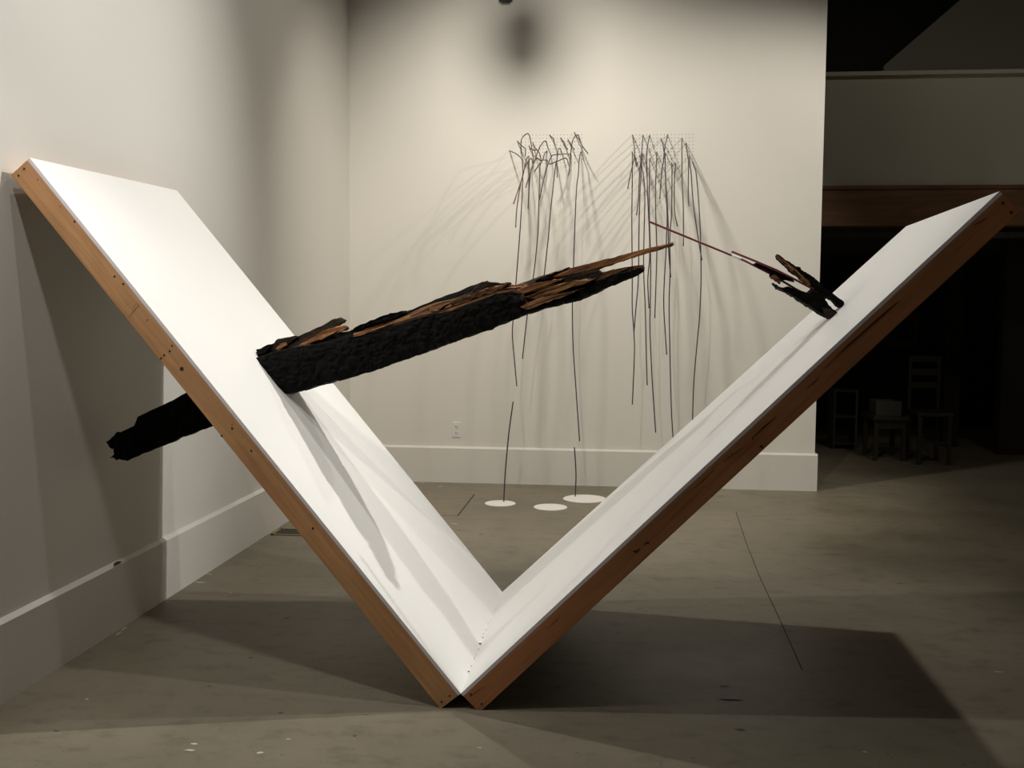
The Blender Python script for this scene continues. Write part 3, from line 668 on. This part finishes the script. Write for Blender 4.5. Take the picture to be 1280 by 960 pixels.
RIGHT = [
 ([(790.7,168.6),(792.2,178),(793,185),(793,197.5),(791,205),(788.8,214.6),(784.6,236)], .5, 'rod_brown', 'leftmost stick of the right cluster, kicking out to the lower left'),
 ([(790.4,190),(790.4,207),(790.3,231),(789.8,273),(790.3,348),(790.3,385),(792.3,414.6),(793,442.5),(790.4,505.7)], .6, 'rod', 'leftmost long stick of the right cluster, hanging well below the timber tip'),
 ([(803.7,168.9),(802.7,181),(802,194),(801.4,202),(801.3,215.6),(799.7,250),(798.6,293.8),(797.8,351),(795,384),(792.3,417)], .7, 'rod', 'long stick of the right cluster whose tip touches the leftmost long one'),
 ([(799.3,194.4),(801,199.6),(799.6,213.5),(798,250),(795.5,269)], .55, 'rod_red', 'short red-topped stick at the left of the right cluster, bending lower left'),
 ([(812,169.4),(809.7,181),(808.4,193.9),(808.6,209.5),(809,226),(810.6,267.7),(812,297),(812,324),(809.7,351),(811.3,385.5)], .5, 'rod', 'long stick crossing the red stick tip and ending beside its right-hand twin'),
 ([(812.3,198),(812,208),(811.7,262.5),(812.6,300),(813.3,331),(812.7,385),(812.5,411),(815,471),(819.6,540.8)], .65, 'rod', 'long stick of the right cluster with a lower end leaning right near the baseboard'),
 ([(821,190),(820.4,209.5),(819.5,231),(819.8,273),(820.7,300),(821,317),(820,351),(818.5,397.7)], .55, 'rod_brown', 'straight medium-long stick passing just left of the spike tip'),
 ([(803.5,192),(802,201),(802.6,210),(805,226),(806,252),(805,293.8),(804.5,337.4),(806.6,385),(807.4,425),(809,481.5)], .6, 'rod_red', 'long stick of the right cluster running behind the lower charred prong tip'),
 ([(826,173),(828.2,178.6),(829.8,188.4),(831.5,201),(831.5,210),(832.5,231),(835,273),(835.7,310),(838.4,346.9)], .6, 'rod', 'dark stick from the middle of the right grid ending below the spike tip'),
 ([(834.5,168.7),(832,179.7),(830.4,189.5),(829,203.7),(827.3,213.5),(824.7,249)], .5, 'rod', 'short stick from the top middle of the right grid slanting lower left'),
 ([(831.2,190.6),(831.5,209),(832.5,241.7),(834,273),(833,299),(832.3,317),(829.6,374),(831.6,416),(833.4,443.4)], .65, 'rod', 'long dark stick with a bulging red top in the middle of the right cluster'),
 ([(839.7,203.7),(840,221),(839.6,262.5),(838.2,283),(837.2,300),(837.7,337),(836.4,376.7),(837,419),(839,506),(841.4,549),(842.5,575)], .6, 'rod', 'long stick of the right cluster dropping behind the right panel edge'),
 ([(844.3,203.7),(844.2,210),(843,226),(843.2,262.5),(846.9,282.8)], .5, 'rod_brown', 'short stick with a kinked lower end in the right half of the right cluster'),
 ([(852.3,172.9),(852.5,209),(852.6,226),(854.2,262.5),(854.2,307.6)], .55, 'rod_brown', 'straight brown stick ending just below the long red stick'),
 ([(857.7,178.9),(859,190.6),(860.5,201),(860.6,212),(860.4,247),(861.5,257.8)], .5, 'rod_brown', 'short stick near the right edge of the right grid, ending above the red stick'),
 ([(861.8,195),(862.4,207.6),(863.8,215.6),(866.4,252),(872.6,297),(877.4,325.5)], .6, 'rod', 'medium stick slanting right and crossing the rightmost one'),
 ([(866,202.7),(867.5,208),(870,215.6),(872.6,241.7),(874.7,273),(875.7,303),(876.3,351),(874.3,398),(872.2,420),(867.4,476),(865.6,527),(865,545)], .6, 'rod', 'rightmost long stick of the right cluster with a red tip at the wall'),
 ([(794,196),(794.6,203),(795.4,208)], .25, 'rod_brown', 'tiny stick at the lower left corner of the right grid'),
]
for px, g, mt, lb in LEFT: wall_stick(px, g, mt, lb, GL)
for px, g, mt, lb in RIGHT: wall_stick(px, g, mt, lb, GR)

def pin_grid(tl, br, nc, nr, label):
    a, b_ = at(tl, DEPTH), at(br, DEPTH); V, Fc = [], []
    for i in range(nc):
        for j in range(nr):
            x = a.x+(b_.x-a.x)*i/(nc-1); z = a.z+(b_.z-a.z)*j/(nr-1); i0 = len(V)
            for k in range(6):
                an = math.pi*k/3; V.append((x+0.0032*math.cos(an), DEPTH-0.0008, z+0.0032*math.sin(an)))
            Fc.append(tuple(range(i0, i0+6)))
    o = mesh_obj('pin_hole_grid', V, Fc, M['hole']); o['kind'] = 'stuff'; tag(o, label, 'pin holes')
pin_grid((652.5, 169), (727, 203), 18, 9, 'grid of tiny pin holes behind the left stick cluster')
pin_grid((790.6, 168.6), (865.6, 202.5), 18, 9, 'grid of tiny pin holes behind the right stick cluster')

def disc(px0, px1, pyc, label):
    a, b_ = on_floor((px0, pyc)), on_floor((px1, pyc)); c = (a+b_)/2; r_ = (b_-a).length/2; k = 40
    f_, n_ = on_floor(((px0+px1)/2, pyc-pyc)), None
    V = []
    for z, s in ((0.0005, 1.0), (0.004, 1.0), (0.006, 0.985)):
        for j in range(k):
            an = 2*math.pi*j/k; w_ = 1+0.012*noise.noise(Vector((math.cos(an)*1.5, math.sin(an)*1.5, px0)))
            V.append((c.x+r_*s*w_*math.cos(an), c.y+r_*s*w_*math.sin(an)*DISC_K, z))
    Fc = [tuple(range(k)), tuple(range(2*k, 3*k))]
    for i in range(2):
        for j in range(k): Fc.append((i*k+j, i*k+(j+1) % k, (i+1)*k+(j+1) % k, (i+1)*k+j))
    o = mesh_obj('floor_disc', V, Fc, M['disc']); tag(o, label, 'disc', 'white floor discs'); return o
DISC_K = 1.0
disc(606, 644.5, 629.8, 'smallest white disc on the floor, leftmost of three, with a thin rod')
disc(667, 709, 634.5, 'bare white floor disc in the middle, without a rod')
disc(704, 758, 624, 'largest white disc on the floor, nearest the right panel, with a rod')
def floor_rod(px, base, label):
    b_ = on_floor(base, 0.006); pts = [at(q, b_.y) for q in px]; pts[-1] = b_
    o = tube('floor_rod', smooth_path(pts, 5), 0.0048, M['rod'], 8); tag(o, label, 'stick', 'thin rods standing on the floor discs')
floor_rod([(641.5, 502), (636, 542), (631.6, 590.6), (629.7, 627)], (629.7, 627), 'tall thin rod standing on the smallest floor disc')
floor_rod([(718, 559), (720, 592.5), (719, 620)], (719, 620.5), 'short kinked rod standing on the largest floor disc')
